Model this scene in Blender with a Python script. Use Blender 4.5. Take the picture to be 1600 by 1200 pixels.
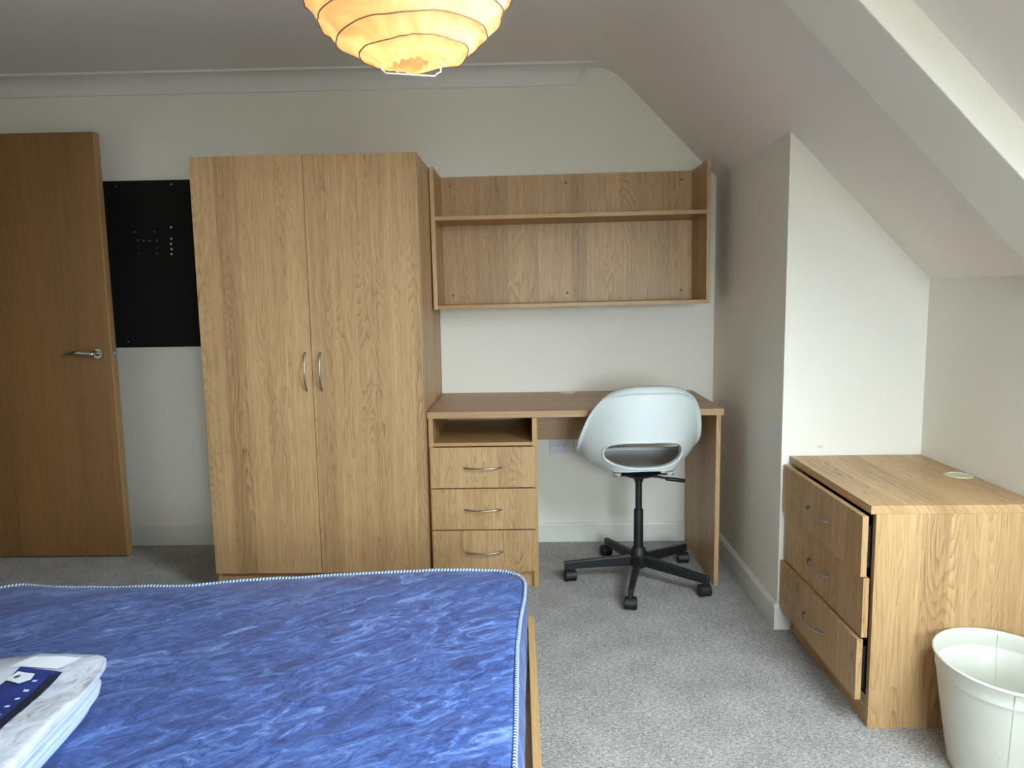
import bpy, bmesh, math, random
from mathutils import Vector, Matrix, noise as mnoise
from mathutils.bvhtree import BVHTree

for o in list(bpy.data.objects):
    bpy.data.objects.remove(o, do_unlink=True)
scene = bpy.context.scene
COL = scene.collection
PI = math.pi
R = math.radians
random.seed(7)

# ------------------------------------------------------------------ camera
F_PX = 1150.15
FW = Vector((-0.0218, 0.9925, -0.1205)).normalized()
UP = Vector((0.0137, 0.1209, 0.9926)).normalized()
RT = FW.cross(UP).normalized()
UP = RT.cross(FW).normalized()
cam_d = bpy.data.cameras.new('camera')
cam = bpy.data.objects.new('camera', cam_d)
COL.objects.link(cam)
M = Matrix((RT, UP, -FW)).transposed().to_4x4()
M.translation = Vector((0.0, -3.5731, 1.2291))
cam.matrix_world = M
cam_d.sensor_fit = 'HORIZONTAL'
cam_d.sensor_width = 36.0
cam_d.lens = 36.0 * F_PX / 1600.0
cam_d.clip_start = 0.02
scene.camera = cam

# ------------------------------------------------------------------ world / exposure
SKY = 45.0
world = bpy.data.worlds.new('overcast_sky')
scene.world = world
world.use_nodes = True
wn, wl = world.node_tree.nodes, world.node_tree.links
wn.clear()
w_out = wn.new('ShaderNodeOutputWorld')
w_bg = wn.new('ShaderNodeBackground')
w_tc = wn.new('ShaderNodeTexCoord')
w_sep = wn.new('ShaderNodeSeparateXYZ')
w_ramp = wn.new('ShaderNodeValToRGB')
w_ramp.color_ramp.elements[0].position = 0.44
w_ramp.color_ramp.elements[0].color = (0.16, 0.16, 0.14, 1)
w_ramp.color_ramp.elements[1].position = 0.53
w_ramp.color_ramp.elements[1].color = (0.77, 0.93, 1.02, 1)
w_map = wn.new('ShaderNodeMath'); w_map.operation = 'MULTIPLY_ADD'
w_map.inputs[1].default_value = 0.5; w_map.inputs[2].default_value = 0.5
wl.new(w_tc.outputs['Generated'], w_sep.inputs[0])
wl.new(w_sep.outputs['Z'], w_map.inputs[0])
wl.new(w_map.outputs[0], w_ramp.inputs[0])
wl.new(w_ramp.outputs[0], w_bg.inputs['Color'])
w_bg.inputs['Strength'].default_value = SKY
wl.new(w_bg.outputs[0], w_out.inputs['Surface'])

scene.view_settings.view_transform = 'Standard'
scene.view_settings.look = 'None'
scene.view_settings.gamma = 1.0
scene.view_settings.use_curve_mapping = False
scene.view_settings.exposure = 0.0

# roof plane of the sloping ceiling: z = Z0 - T * x
Z0, T = 2.6831, 1.0238
# roof window opening in the slope (daylight comes in here)
WX0, WX1, WY0, WY1 = 0.72, 1.30, -3.06, -2.26
def slope_pt(x, y, off=0.0):
    n = Vector((T, 0, 1)).normalized()      # pointing out of the room
    return Vector((x, y, Z0 - T * x)) + n * off
port_d = bpy.data.lights.new('roof_window_daylight', 'AREA')
port = bpy.data.objects.new('roof_window_daylight', port_d)
COL.objects.link(port)
port_d.shape = 'RECTANGLE'
port_d.size = (WX1 - WX0) * math.hypot(1, T)
port_d.size_y = WY1 - WY0
port_d.cycles.is_portal = True
_c = slope_pt((WX0 + WX1) / 2, (WY0 + WY1) / 2, 0.12)
_n = Vector((-T, 0, -1)).normalized()
_xa = Vector((1, 0, -T)).normalized()
_ya = (-_n).cross(_xa).normalized()
pm = Matrix((_xa, _ya, -_n)).transposed().to_4x4(); pm.translation = _c
port.matrix_world = pm

# second, upright window, added out of view to bring in low daylight
VX0, VX1, VZ0, VZ1 = 0.20, 1.14, 0.78, 1.64
REVEAL, YF_ = 0.75, -4.35  # reveal made deep to hold daylight off the left side
p2_d = bpy.data.lights.new('added_gable_daylight', 'AREA')
p2 = bpy.data.objects.new('added_gable_daylight', p2_d)
COL.objects.link(p2)
p2_d.shape = 'RECTANGLE'; p2_d.size = VX1 - VX0; p2_d.size_y = VZ1 - VZ0
p2_d.cycles.is_portal = True
p2.location = ((VX0 + VX1) / 2, YF_ - REVEAL + .01, (VZ0 + VZ1) / 2)
p2.rotation_euler = (PI / 2, 0, 0)

# ------------------------------------------------------------------ materials
def srgb(r, g, b):
    def f(c):
        c /= 255.0
        return c / 12.92 if c <= 0.04045 else ((c + 0.055) / 1.055) ** 2.4
    return (f(r), f(g), f(b), 1.0)

class NT:
    def __init__(s, name):
        s.m = bpy.data.materials.new(name); s.m.use_nodes = True
        s.n, s.l = s.m.node_tree.nodes, s.m.node_tree.links
        s.n.clear()
        s.out = s.n.new('ShaderNodeOutputMaterial')
        s.b = s.n.new('ShaderNodeBsdfPrincipled')
        s.l.new(s.b.outputs[0], s.out.inputs['Surface'])
    def add(s, t, **kw):
        nd = s.n.new(t)
        for k, v in kw.items():
            setattr(nd, k, v)
        return nd
    def put(s, sock, v):
        if hasattr(v, 'is_output') or isinstance(v, bpy.types.NodeSocket):
            s.l.new(v, sock)
        else:
            sock.default_value = v
    def math(s, op, a, b=0.0, c=None, clamp=False):
        nd = s.add('ShaderNodeMath', operation=op, use_clamp=clamp)
        s.put(nd.inputs[0], a); s.put(nd.inputs[1], b)
        if c is not None: s.put(nd.inputs[2], c)
        return nd.outputs[0]
    def comb(s, x, y, z):
        nd = s.add('ShaderNodeCombineXYZ')
        for i, v in enumerate((x, y, z)): s.put(nd.inputs[i], v)
        return nd.outputs[0]
    def noise(s, vec, scale=1.0, detail=2.0, rough=0.5, dist=0.0):
        nd = s.add('ShaderNodeTexNoise')
        s.l.new(vec, nd.inputs['Vector'])
        nd.inputs['Scale'].default_value = scale
        nd.inputs['Detail'].default_value = detail
        nd.inputs['Roughness'].default_value = rough
        nd.inputs['Distortion'].default_value = dist
        return nd.outputs['Fac']
    def white(s, v):
        nd = s.add('ShaderNodeTexWhiteNoise', noise_dimensions='1D')
        s.put(nd.inputs['W'], v)
        return nd.outputs['Value']
    def mix(s, f, a, b, mode='MIX'):
        nd = s.add('ShaderNodeMix', data_type='RGBA', blend_type=mode)
        s.put(nd.inputs[0], f); s.put(nd.inputs[6], a); s.put(nd.inputs[7], b)
        return nd.outputs[2]
    def ramp(s, f, stops):
        nd = s.add('ShaderNodeValToRGB')
        cr = nd.color_ramp
        while len(cr.elements) < len(stops): cr.elements.new(0.5)
        for e, (p, c) in zip(cr.elements, stops):
            e.position = p; e.color = c if len(c) == 4 else (*c, 1)
        s.put(nd.inputs[0], f)
        return nd.outputs[0]
    def mapr(s, v, a, b, c, d, clamp=True):
        nd = s.add('ShaderNodeMapRange', clamp=clamp)
        s.put(nd.inputs[0], v)
        for i, q in enumerate((a, b, c, d)): nd.inputs[i + 1].default_value = q
        return nd.outputs[0]
    def bump(s, h, strength=0.2, dist=0.001):
        nd = s.add('ShaderNodeBump')
        nd.inputs['Strength'].default_value = strength
        nd.inputs['Distance'].default_value = dist
        s.put(nd.inputs['Height'], h)
        s.l.new(nd.outputs[0], s.b.inputs['Normal'])
    def set(s, **kw):
        for k, v in kw.items():
            s.put(s.b.inputs[k.replace('_', ' ')], v)

def plain(name, col, rough=0.5, metal=0.0, **kw):
    t = NT(name)
    t.set(Base_Color=col, Roughness=rough, Metallic=metal)
    for k, v in kw.items():
        t.put(t.b.inputs[k.replace('_', ' ')], v)
    return t.m

def plaster(name, col, stain=None):
    t = NT(name)
    tc = t.add('ShaderNodeTexCoord').outputs['Object']
    n1 = t.noise(tc, 2.3, 3, 0.5)
    n2 = t.noise(tc, 260, 2, 0.6)
    n3 = t.noise(tc, 9, 4, 0.6)
    c2 = tuple(v * 0.955 for v in col[:3]) + (1,)
    base = t.mix(n1, col, c2)
    base = t.mix(t.mapr(n3, 0.66, 0.8, 0, 0.10), base, srgb(170, 160, 145))
    if stain:
        vm = t.add('ShaderNodeVectorMath', operation='SUBTRACT')
        t.l.new(tc, vm.inputs[0]); vm.inputs[1].default_value = stain
        vr = t.add('ShaderNodeMapping'); vr.inputs['Rotation'].default_value = (0, R(-38), 0)
        vr.inputs['Scale'].default_value = (1.0, 0.5, 2.1)
        t.l.new(vm.outputs[0], vr.inputs[0])
        ln = t.add('ShaderNodeVectorMath', operation='LENGTH'); t.l.new(vr.outputs[0], ln.inputs[0])
        base = t.mix(t.mapr(ln.outputs['Value'], 0.012, 0.004 + 0.006, 0, 0.5), base, srgb(196, 188, 170))
    t.set(Base_Color=base, Roughness=0.72)
    t.bump(t.math('ADD', n2, t.math('MULTIPLY', n3, 1.5)), 0.10, 0.0012)
    return t.m

def wood(name, axis, light, dark, strips=0.078, ring=1.0, rough=0.42, fine=1.0, bump=0.12):
    """laminate oak: grain contours of a stretched noise field, edge-glued strips, fine pores"""
    t = NT(name)
    tc = t.add('ShaderNodeTexCoord').outputs['Object']
    rnd = t.add('ShaderNodeObjectInfo').outputs['Random']
    sp = t.add('ShaderNodeSeparateXYZ'); t.l.new(tc, sp.inputs[0])
    x, y, z = sp.outputs
    if axis == 'z': g, a, b = z, x, y
    elif axis == 'x': g, a, b = x, z, y
    else: g, a, b = y, x, z
    off = t.math('MULTIPLY', rnd, 13.7)
    cross = t.math('ADD', t.math('ADD', a, t.math('MULTIPLY', b, 0.83)), off)
    wob = t.noise(t.comb(t.math('MULTIPLY', cross, 3), 0.0, t.math('MULTIPLY', g, 0.7)), 1, 1)
    c2 = t.math('MULTIPLY_ADD', wob, 0.018, cross)
    sid = t.math('FLOOR', t.math('DIVIDE', t.math('ADD', c2, t.math('MULTIPLY', t.white(t.math('FLOOR', t.math('DIVIDE', c2, strips * 3.1))), 0.02)), strips))
    sr = t.white(sid)
    gg = t.math('ADD', g, t.math('MULTIPLY', sr, 9.0))
    # growth rings
    v1 = t.comb(t.math('MULTIPLY', cross, 10.0), t.math('MULTIPLY', sr, 31.0), t.math('MULTIPLY', gg, 1.15))
    field = t.noise(v1, 1.0, 1.5, 0.4, 0.15)
    jit = t.noise(t.comb(t.math('MULTIPLY', cross, 90), 0.0, t.math('MULTIPLY', gg, 16)), 1, 2, 0.6)
    ph = t.math('ADD', t.math('MULTIPLY', field, 33.0), t.math('MULTIPLY', jit, 0.95))
    fr = t.math('FRACT', ph)
    rings = t.mapr(t.math('POWER', fr, 3.0), 0, 1, 0, 1)
    # strength of visible cathedral figure varies
    vis = t.mapr(t.noise(t.comb(t.math('MULTIPLY', cross, 13), t.math('MULTIPLY', sr, 5), t.math('MULTIPLY', gg, 0.9)), 1, 1), 0.42, 0.62, 0.28, 1.0)
    rings = t.math('MULTIPLY', rings, vis)
    fib = t.noise(t.comb(t.math('MULTIPLY', cross, 520), t.math('MULTIPLY', b, 40), t.math('MULTIPLY', gg, 13)), 1, 3, 0.65)
    fib2 = t.noise(t.comb(t.math('MULTIPLY', cross, 130), t.math('MULTIPLY', b, 10), t.math('MULTIPLY', gg, 3)), 1, 3, 0.6)
    tone = t.noise(t.comb(t.math('MULTIPLY', cross, 5), 3.0, t.math('MULTIPLY', gg, 0.6)), 1, 2)
    f = t.math('ADD', t.math('MULTIPLY', rings, 0.42 * ring), t.math('MULTIPLY', t.mapr(fib, 0.35, 0.75, 0, 1), 0.42 * fine))
    f = t.math('ADD', f, t.math('MULTIPLY', t.mapr(fib2, 0.3, 0.7, 0, 1), 0.26 * fine))
    f = t.math('ADD', f, t.math('MULTIPLY', t.math('SUBTRACT', sr, 0.5), 0.24))
    f = t.math('ADD', f, t.math('MULTIPLY', t.math('SUBTRACT', tone, 0.5), 0.55), clamp=True)
    col = t.mix(f, light, dark)
    t.set(Base_Color=col, Roughness=t.mapr(fib2, 0.2, 0.8, rough - 0.05, rough + 0.08))
    t.bump(t.math('SUBTRACT', 1.0, f), bump, 0.0006)
    return t.m

OAK_L, OAK_D = srgb(206, 168, 120), srgb(118, 82, 47)
MAT = {}
MAT['oak_z'] = wood('oak_grain_vertical', 'z', OAK_L, OAK_D)
MAT['oak_x'] = wood('oak_grain_sideways', 'x', srgb(188, 150, 108), srgb(132, 97, 62), ring=0.55)
MAT['oak_y'] = wood('oak_grain_lengthways', 'y', OAK_L, OAK_D)
MAT['edge_x'] = wood('oak_edging_sideways', 'x', srgb(188, 150, 98), srgb(140, 103, 58), ring=0.3)
MAT['edge_y'] = wood('oak_edging_lengthways', 'y', srgb(188, 150, 98), srgb(140, 103, 58), ring=0.3)
MAT['edge_z'] = wood('oak_edging_upright', 'z', srgb(188, 150, 98), srgb(140, 103, 58), ring=0.3)
MAT['veneer'] = wood('door_veneer', 'z', srgb(146, 105, 62), srgb(94, 62, 34), strips=0.16, ring=0.35, rough=0.35, fine=0.9)
MAT['wall'] = plaster('painted_plaster', srgb(238, 233, 221))
MAT['wall_stain'] = plaster('painted_plaster_marked', srgb(238, 233, 222), stain=(1.034, -0.981, 0.675))
MAT['ceil'] = plaster('ceiling_paint', srgb(246, 238, 229))
MAT['gloss'] = plain('white_gloss_trim', srgb(224, 223, 214), 0.35)
MAT['cornice'] = plain('white_cornice_paint', srgb(232, 228, 222), 0.6)
MAT['steel'] = plain('brushed_steel', srgb(176, 172, 165), 0.33, 1.0)
MAT['chrome'] = plain('polished_chrome', srgb(190, 184, 176), 0.15, 1.0)
MAT['black_metal'] = plain('black_powder_coat', srgb(26, 29, 31), 0.42)
MAT['black_plastic'] = plain('black_plastic', srgb(20, 21, 22), 0.5)
MAT['shell'] = plain('white_polypropylene', srgb(216, 221, 219), 0.42)
MAT['pad'] = plain('pale_foot_rubber', srgb(205, 205, 196), 0.6)
MAT['dark_gap'] = plain('dark_runner_gap_shade', srgb(30, 26, 22), 0.6)  # runner black, also painted on drawer boxes as the shade in the gaps
MAT['board'] = plain('black_felt_board', srgb(11, 9, 7), 0.95)
MAT['socket'] = plain('white_socket_plastic', srgb(214, 212, 218), 0.3)
MAT['socket_hole'] = plain('socket_hole', srgb(20, 20, 22), 0.6)
MAT['cap'] = plain('brown_screw_cap', srgb(120, 88, 56), 0.35)
MAT['screw'] = plain('screw_metal', srgb(150, 145, 138), 0.3, 0.9)
MAT['grommet'] = plain('cream_plastic', srgb(212, 205, 172), 0.45)
MAT['cord'] = plain('white_flex', srgb(225, 222, 214), 0.5)
MAT['pin_white'] = plain('white_pin', srgb(225, 222, 214), 0.3)
MAT['pin_red'] = plain('dull_red_pin', srgb(120, 62, 56), 0.3)
MAT['pin_green'] = plain('grey_green_pin', srgb(92, 100, 92), 0.3)
MAT['pin_dark'] = plain('dark_pin', srgb(52, 48, 46), 0.3)
MAT['upvc'] = plain('white_window_frame', srgb(235, 236, 236), 0.3)

def carpet():
    t = NT('grey_fleck_carpet')
    tc = t.add('ShaderNodeTexCoord').outputs['Object']
    sp = t.add('ShaderNodeSeparateXYZ'); t.l.new(tc, sp.inputs[0])
    x, y, z = sp.outputs
    wob = t.noise(tc, 35, 2)
    yy = t.math('MULTIPLY_ADD', wob, 0.01, y)
    n1 = t.noise(t.comb(t.math('MULTIPLY', x, 150), t.math('MULTIPLY', yy, 300), 0.0), 1, 3, 0.7)
    n2 = t.noise(t.comb(t.math('MULTIPLY', x, 60), t.math('MULTIPLY', yy, 150), 5.0), 1, 2, 0.6)
    n3 = t.noise(tc, 7, 3, 0.6)
    n4 = t.noise(tc, 700, 2, 0.6)
    f = t.math('ADD', t.math('MULTIPLY', n1, 0.62), t.math('MULTIPLY', n2, 0.26))
    f = t.math('ADD', f, t.math('MULTIPLY', n3, 0.12))
    col = t.ramp(f, [(0.37, srgb(84, 79, 77)), (0.46, srgb(138, 132, 129)), (0.54, srgb(176, 171, 167)), (0.65, srgb(222, 219, 214))])
    t.set(Base_Color=col, Roughness=0.95, Sheen_Weight=0.15)
    t.bump(t.math('ADD', n1, t.math('MULTIPLY', n4, 0.6)), 0.6, 0.004)
    return t.m
MAT['carpet'] = carpet()

def ticking():
    t = NT('blue_marbled_ticking')
    tc = t.add('ShaderNodeTexCoord').outputs['Object']
    m0 = t.add('ShaderNodeMapping'); t.l.new(tc, m0.inputs[0])
    m0.inputs['Rotation'].default_value = (0, 0, R(-36))
    mp = t.add('ShaderNodeMapping'); t.l.new(m0.outputs[0], mp.inputs[0])
    mp.inputs['Scale'].default_value = (7.5, 19.0, 8)
    v = mp.outputs[0]
    n0 = t.add('ShaderNodeTexNoise'); t.l.new(v, n0.inputs['Vector'])
    n0.inputs['Scale'].default_value = 0.55; n0.inputs['Detail'].default_value = 3
    va = t.add('ShaderNodeVectorMath', operation='MULTIPLY_ADD')
    t.l.new(n0.outputs['Color'], va.inputs[0]); va.inputs[1].default_value = (4.2, 4.2, 4.2); t.l.new(v, va.inputs[2])
    a = t.noise(va.outputs[0], 1.1, 7, 0.66, 1.2)
    b = t.noise(va.outputs[0], 4.2, 6, 0.68, 1.6)
    f = t.math('ADD', t.math('MULTIPLY', a, 0.62), t.math('MULTIPLY', b, 0.38))
    col = t.ramp(f, [(0.35, srgb(32, 45, 90)), (0.44, srgb(46, 66, 124)), (0.51, srgb(60, 87, 152)), (0.57, srgb(84, 114, 180)), (0.66, srgb(130, 158, 212))])
    t.set(Base_Color=col, Roughness=0.42)
    t.b.inputs['Sheen Weight'].default_value = 0.1
    crk = t.noise(tc, 14, 4, 0.55, 0.6)
    t.bump(t.math('ADD', t.math('MULTIPLY', crk, 1.0), t.math('MULTIPLY', b, 0.25)), 0.35, 0.012)
    return t.m
MAT['ticking'] = ticking()

def rope():
    t = NT('blue_white_striped_piping')
    uv = t.add('ShaderNodeUVMap'); uv.uv_map = 'UVMap'
    sp = t.add('ShaderNodeSeparateXYZ'); t.l.new(uv.outputs[0], sp.inputs[0])
    q = t.math('ADD', t.math('MULTIPLY', sp.outputs[0], 112.0), t.math('MULTIPLY', sp.outputs[1], 1.0))
    fr = t.math('FRACT', q)
    col = t.mix(t.mapr(fr, 0.42, 0.5, 0, 1), srgb(222, 236, 242), srgb(70, 104, 170))
    t.set(Base_Color=col, Roughness=0.55)
    t.bump(t.math('SINE', t.math('MULTIPLY', fr, 6.283)), 0.5, 0.002)
    return t.m
MAT['rope'] = rope()

def bin_paint():
    t = NT('chipped_cream_enamel')
    tc = t.add('ShaderNodeTexCoord').outputs['Object']
    n = t.noise(tc, 38, 3, 0.6)
    n2 = t.noise(tc, 5, 2)
    col = t.mix(n2, srgb(216, 216, 205), srgb(206, 204, 190))
    col = t.mix(t.mapr(n, 0.735, 0.75, 0, 1), col, srgb(70, 62, 54))
    t.set(Base_Color=col, Roughness=0.33)
    t.bump(n2, 0.1, 0.004)
    return t.m
MAT['bin'] = bin_paint()

def paper():
    t = NT('lantern_rice_paper')
    tc = t.add('ShaderNodeTexCoord').outputs['Object']
    n = t.noise(tc, 9, 5, 0.6, 1.2)
    n2 = t.noise(tc, 60, 3, 0.6)
    col = t.mix(t.mapr(n, 0.35, 0.7, 0, 1), srgb(252, 236, 196), srgb(222, 188, 140))
    t.set(Base_Color=col, Roughness=0.8)
    tr = t.add('ShaderNodeBsdfTranslucent'); t.l.new(col, tr.inputs[0])
    mx = t.add('ShaderNodeMixShader'); mx.inputs[0].default_value = 0.55
    t.l.new(t.b.outputs[0], mx.inputs[1]); t.l.new(tr.outputs[0], mx.inputs[2])
    t.l.new(mx.outputs[0], t.out.inputs['Surface'])
    t.bump(t.math('ADD', n, t.math('MULTIPLY', n2, 0.3)), 0.6, 0.012)
    return t.m
MAT['paper'] = paper()
def bulb():
    t = NT('lit_bulb_glass')
    t.set(Base_Color=(1, .9, .7, 1), Emission_Color=(1.0, 0.70, 0.32, 1), Emission_Strength=5.5)
    return t.m
MAT['bulb'] = bulb()
MAT['wire'] = plain('lantern_wire', srgb(150, 116, 96), 0.5)
MAT['wire_white'] = plain('white_lantern_wire', srgb(236, 232, 224), 0.4)

def plastic_bag():
    t = NT('clear_plastic_over_white_quilt')
    tc = t.add('ShaderNodeTexCoord').outputs['Object']
    n = t.noise(tc, 30, 3, 0.5, 0.4)
    n2 = t.noise(tc, 8, 3, 0.5, 0.3)
    col = t.mix(t.mapr(n, 0.3, 0.75, 0, 1), srgb(212, 216, 226), srgb(184, 190, 208))
    t.set(Base_Color=col, Roughness=0.6)
    t.b.inputs['Coat Weight'].default_value = 0.9
    t.b.inputs['Coat Roughness'].default_value = 0.12
    t.bump(t.math('ADD', n, t.math('MULTIPLY', n2, 2.0)), 0.55, 0.012)
    return t.m
MAT['bag'] = plastic_bag()
MAT['quilt'] = plain('white_folded_cotton', srgb(180, 190, 210), 0.85)
MAT['film'] = plain('pale_blue_plastic', srgb(176, 198, 232), 0.25)
MAT['navy'] = plain('navy_print', srgb(38, 52, 120), 0.35)
MAT['navy_dark'] = plain('black_print_band', srgb(30, 36, 52), 0.35)
MAT['print_white'] = plain('white_print', srgb(228, 232, 240), 0.4)
MAT['print_grey'] = plain('grey_photo_print', srgb(196, 200, 212), 0.4)
MAT['print_green'] = plain('green_print', srgb(44, 96, 72), 0.4)

# ------------------------------------------------------------------ mesh helpers
def link(name, bm, mat, parent=None, smooth=False, auto=None):
    me = bpy.data.meshes.new(name)
    bm.normal_update()
    bm.to_mesh(me); bm.free()
    o = bpy.data.objects.new(name, me)
    COL.objects.link(o)
    for m in (mat if isinstance(mat, (list, tuple)) else [mat]):
        me.materials.append(m)
    if parent: o.parent = parent
    if smooth:
        for p in me.polygons: p.use_smooth = True
        if auto:
            try: me.set_sharp_from_angle(angle=R(auto))
            except Exception: pass
    return o

def box(bm, x0, x1, y0, y1, z0, z1, bev=0.0, seg=2, mi=0):
    vs = [bm.verts.new((x, y, z)) for x in (x0, x1) for y in (y0, y1) for z in (z0, z1)]
    idx = [(0, 1, 3, 2), (4, 6, 7, 5), (0, 4, 5, 1), (2, 3, 7, 6), (0, 2, 6, 4), (1, 5, 7, 3)]
    fs = [bm.faces.new([vs[i] for i in q]) for q in idx]
    for f in fs: f.material_index = mi
    bmesh.ops.recalc_face_normals(bm, faces=fs)
    if bev > 0:
        es = list({e for f in fs for e in f.edges})
        r = bmesh.ops.bevel(bm, geom=es, offset=bev, segments=seg, profile=0.5, affect='EDGES')
        for f in r['faces']: f.material_index = mi
    return vs

def boxo(name, x0, x1, y0, y1, z0, z1, mat, parent=None, bev=0.001, seg=2):
    bm = bmesh.new(); box(bm, x0, x1, y0, y1, z0, z1, bev, seg)
    return link(name, bm, mat, parent)

def frame(pts, i, closed=False):
    n = len(pts)
    a = pts[(i - 1) % n] if (closed or i > 0) else pts[i]
    b = pts[(i + 1) % n] if (closed or i < n - 1) else pts[i]
    return (b - a).normalized()

def tube(bm, pts, rad, seg=10, closed=False, cap=True, flat=None, uvl=None, up=Vector((0, 0, 1))):
    pts = [Vector(p) for p in pts]
    n = len(pts); rings = []
    t0 = frame(pts, 0, closed)
    ref = up if abs(t0.dot(up)) < 0.95 else Vector((1, 0, 0))
    nrm = (ref - t0 * ref.dot(t0)).normalized()
    L = 0.0; lens = []
    for i, p in enumerate(pts):
        if i: L += (p - pts[i - 1]).length
        lens.append(L)
        t = frame(pts, i, closed)
        nrm = (nrm - t * nrm.dot(t)).normalized()
        bn = t.cross(nrm)
        r = rad[i] if isinstance(rad, (list, tuple)) else rad
        fl = 1.0 if flat is None else flat
        rings.append([bm.verts.new(p + nrm * (r * math.cos(2 * PI * k / seg)) + bn * (r * fl * math.sin(2 * PI * k / seg))) for k in range(seg)])
    uv = (bm.loops.layers.uv.get('UVMap') or bm.loops.layers.uv.new('UVMap')) if uvl else None
    m = n if closed else n - 1
    for i in range(m):
        a, b = rings[i], rings[(i + 1) % n]
        la = lens[i]; lb = lens[(i + 1)] if i + 1 < n else lens[i] + (pts[0] - pts[i]).length
        for k in range(seg):
            f = bm.faces.new((a[k], b[k], b[(k + 1) % seg], a[(k + 1) % seg]))
            f.smooth = True
            if uvl:
                for lp, q in zip(f.loops, ((la, k), (lb, k), (lb, k + 1), (la, k + 1))):
                    lp[uv].uv = (q[0], q[1] / seg)
    if cap and not closed:
        bm.faces.new(rings[0][::-1]); bm.faces.new(rings[-1])
    return rings

def lathe(bm, prof, seg=32, c=(0, 0, 0), axis='z', cap=True, sx=1.0, sy=1.0):
    c = Vector(c); rings = []
    for r, h in prof:
        ring = []
        for k in range(seg):
            a = 2 * PI * k / seg
            u, v = r * math.cos(a) * sx, r * math.sin(a) * sy
            p = {'z': (u, v, h), 'y': (u, -h, v), 'x': (h, u, v)}[axis]
            ring.append(bm.verts.new(c + Vector(p)))
        rings.append(ring)
    fs = []
    for a, b in zip(rings, rings[1:]):
        for k in range(seg):
            f = bm.faces.new((a[k], a[(k + 1) % seg], b[(k + 1) % seg], b[k])); f.smooth = True; fs.append(f)
    if cap:
        if prof[0][0] > 1e-5: fs.append(bm.faces.new(rings[0][::-1]))
        if prof[-1][0] > 1e-5: fs.append(bm.faces.new(rings[-1]))
    return rings

def prism(bm, poly, y0, y1, axis='y'):
    """poly of (x,z) extruded along y, or (y,z) along x"""
    def P(a, b, t): return (a, t, b) if axis == 'y' else (t, a, b)
    A = [bm.verts.new(P(a, b, y0)) for a, b in poly]
    B = [bm.verts.new(P(a, b, y1)) for a, b in poly]
    fs = [bm.faces.new(A), bm.faces.new(B[::-1])]
    n = len(poly)
    for i in range(n):
        fs.append(bm.faces.new((A[i], B[i], B[(i + 1) % n], A[(i + 1) % n])))
    bmesh.ops.recalc_face_normals(bm, faces=fs)
    return fs

def thing(name, label, cat, loc=(0, 0, 0), rot=(0, 0, 0), group=None):
    o = bpy.data.objects.new(name, None); COL.objects.link(o)
    o.empty_display_size = 0.1
    o.location = loc; o.rotation_euler = rot
    o['label'] = label; o['category'] = cat
    if group: o['group'] = group
    return o
def tag(o, label, cat, group=None):
    o['label'] = label; o['category'] = cat
    if group: o['group'] = group
    return o
def struct(o, label=None, cat=None):
    o['kind'] = 'structure'
    if label: o['label'] = label
    if cat: o['category'] = cat
    return o

# ------------------------------------------------------------------ room shell
XL, XR, YF = -2.72, 1.3898, -4.35
XJ, YJ = 0.8992, -0.9814
ZC = 2.272
struct(boxo('floor', XL - .9, XR + .2, YF - .2, 0.12, -0.1, 0.0, MAT['carpet'], bev=0), 'grey flecked carpet floor of the attic room', 'floor')
struct(boxo('wall_back', XL - .1, XR + .2, 0.0, 0.12, -0.1, 2.5, MAT['wall'], bev=0), 'off-white back wall behind the wardrobe and desk', 'wall')
bm = bmesh.new()
box(bm, XL - .1, VX0, YF - REVEAL, YF, -0.1, 2.5)
box(bm, VX1, XR + .2, YF - REVEAL, YF, -0.1, 2.5)
box(bm, VX0, VX1, YF - REVEAL, YF, -0.1, VZ0)
box(bm, VX0, VX1, YF - REVEAL, YF, VZ1, 2.5)
struct(link('wall_front', bm, MAT['wall']), 'off-white wall opposite the wardrobe', 'wall')
bm = bmesh.new()
box(bm, VX0, VX0 + .045, YF - REVEAL + .02, YF - REVEAL + .08, VZ0, VZ1); box(bm, VX1 - .045, VX1, YF - REVEAL + .02, YF - REVEAL + .08, VZ0, VZ1)
box(bm, VX0, VX1, YF - REVEAL + .02, YF - REVEAL + .08, VZ0, VZ0 + .045); box(bm, VX0, VX1, YF - REVEAL + .02, YF - REVEAL + .08, VZ1 - .045, VZ1)
struct(link('added_window', bm, MAT['upvc']), 'added, unseen white framed upright window opposite the wardrobe', 'window')
struct(boxo('wall_right', XR, XR + .12, YF - .1, YJ + .05, -0.1, 1.36, MAT['wall'], bev=0), 'low off-white wall beside the chest of drawers', 'wall')
struct(boxo('wall_inner_right', XJ, XR + .1, YJ, 0.02, -0.05, 1.95, MAT['wall_stain'], bev=0.0), 'projecting wall corner between desk and chest of drawers', 'wall')
# left wall with the doorway
DY0, DY1, DZH = -0.985, -0.155, 2.02
bm = bmesh.new()
box(bm, XL - .1, XL, YF, DY0 - .012, -0.05, 2.5)
box(bm, XL - .1, XL, DY1 + .012, 0.05, -0.05, 2.5)
box(bm, XL - .1, XL, DY0 - .02, DY1 + .02, DZH + .012, 2.5)
struct(link('wall_left', bm, MAT['wall']), 'off-white wall holding the doorway', 'wall')
bm = bmesh.new()
box(bm, XL - .95, XL - .85, -1.5, 0.3, -0.05, 2.4)
box(bm, XL - .95, XL - .1, -1.55, -1.45, -0.05, 2.4)
box(bm, XL - .95, XL - .1, 0.12, 0.22, -0.05, 2.4)
box(bm, XL - .95, XL - .1, -1.55, 0.22, 2.3, 2.4)
struct(link('wall_hallway', bm, MAT['wall']))

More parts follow.
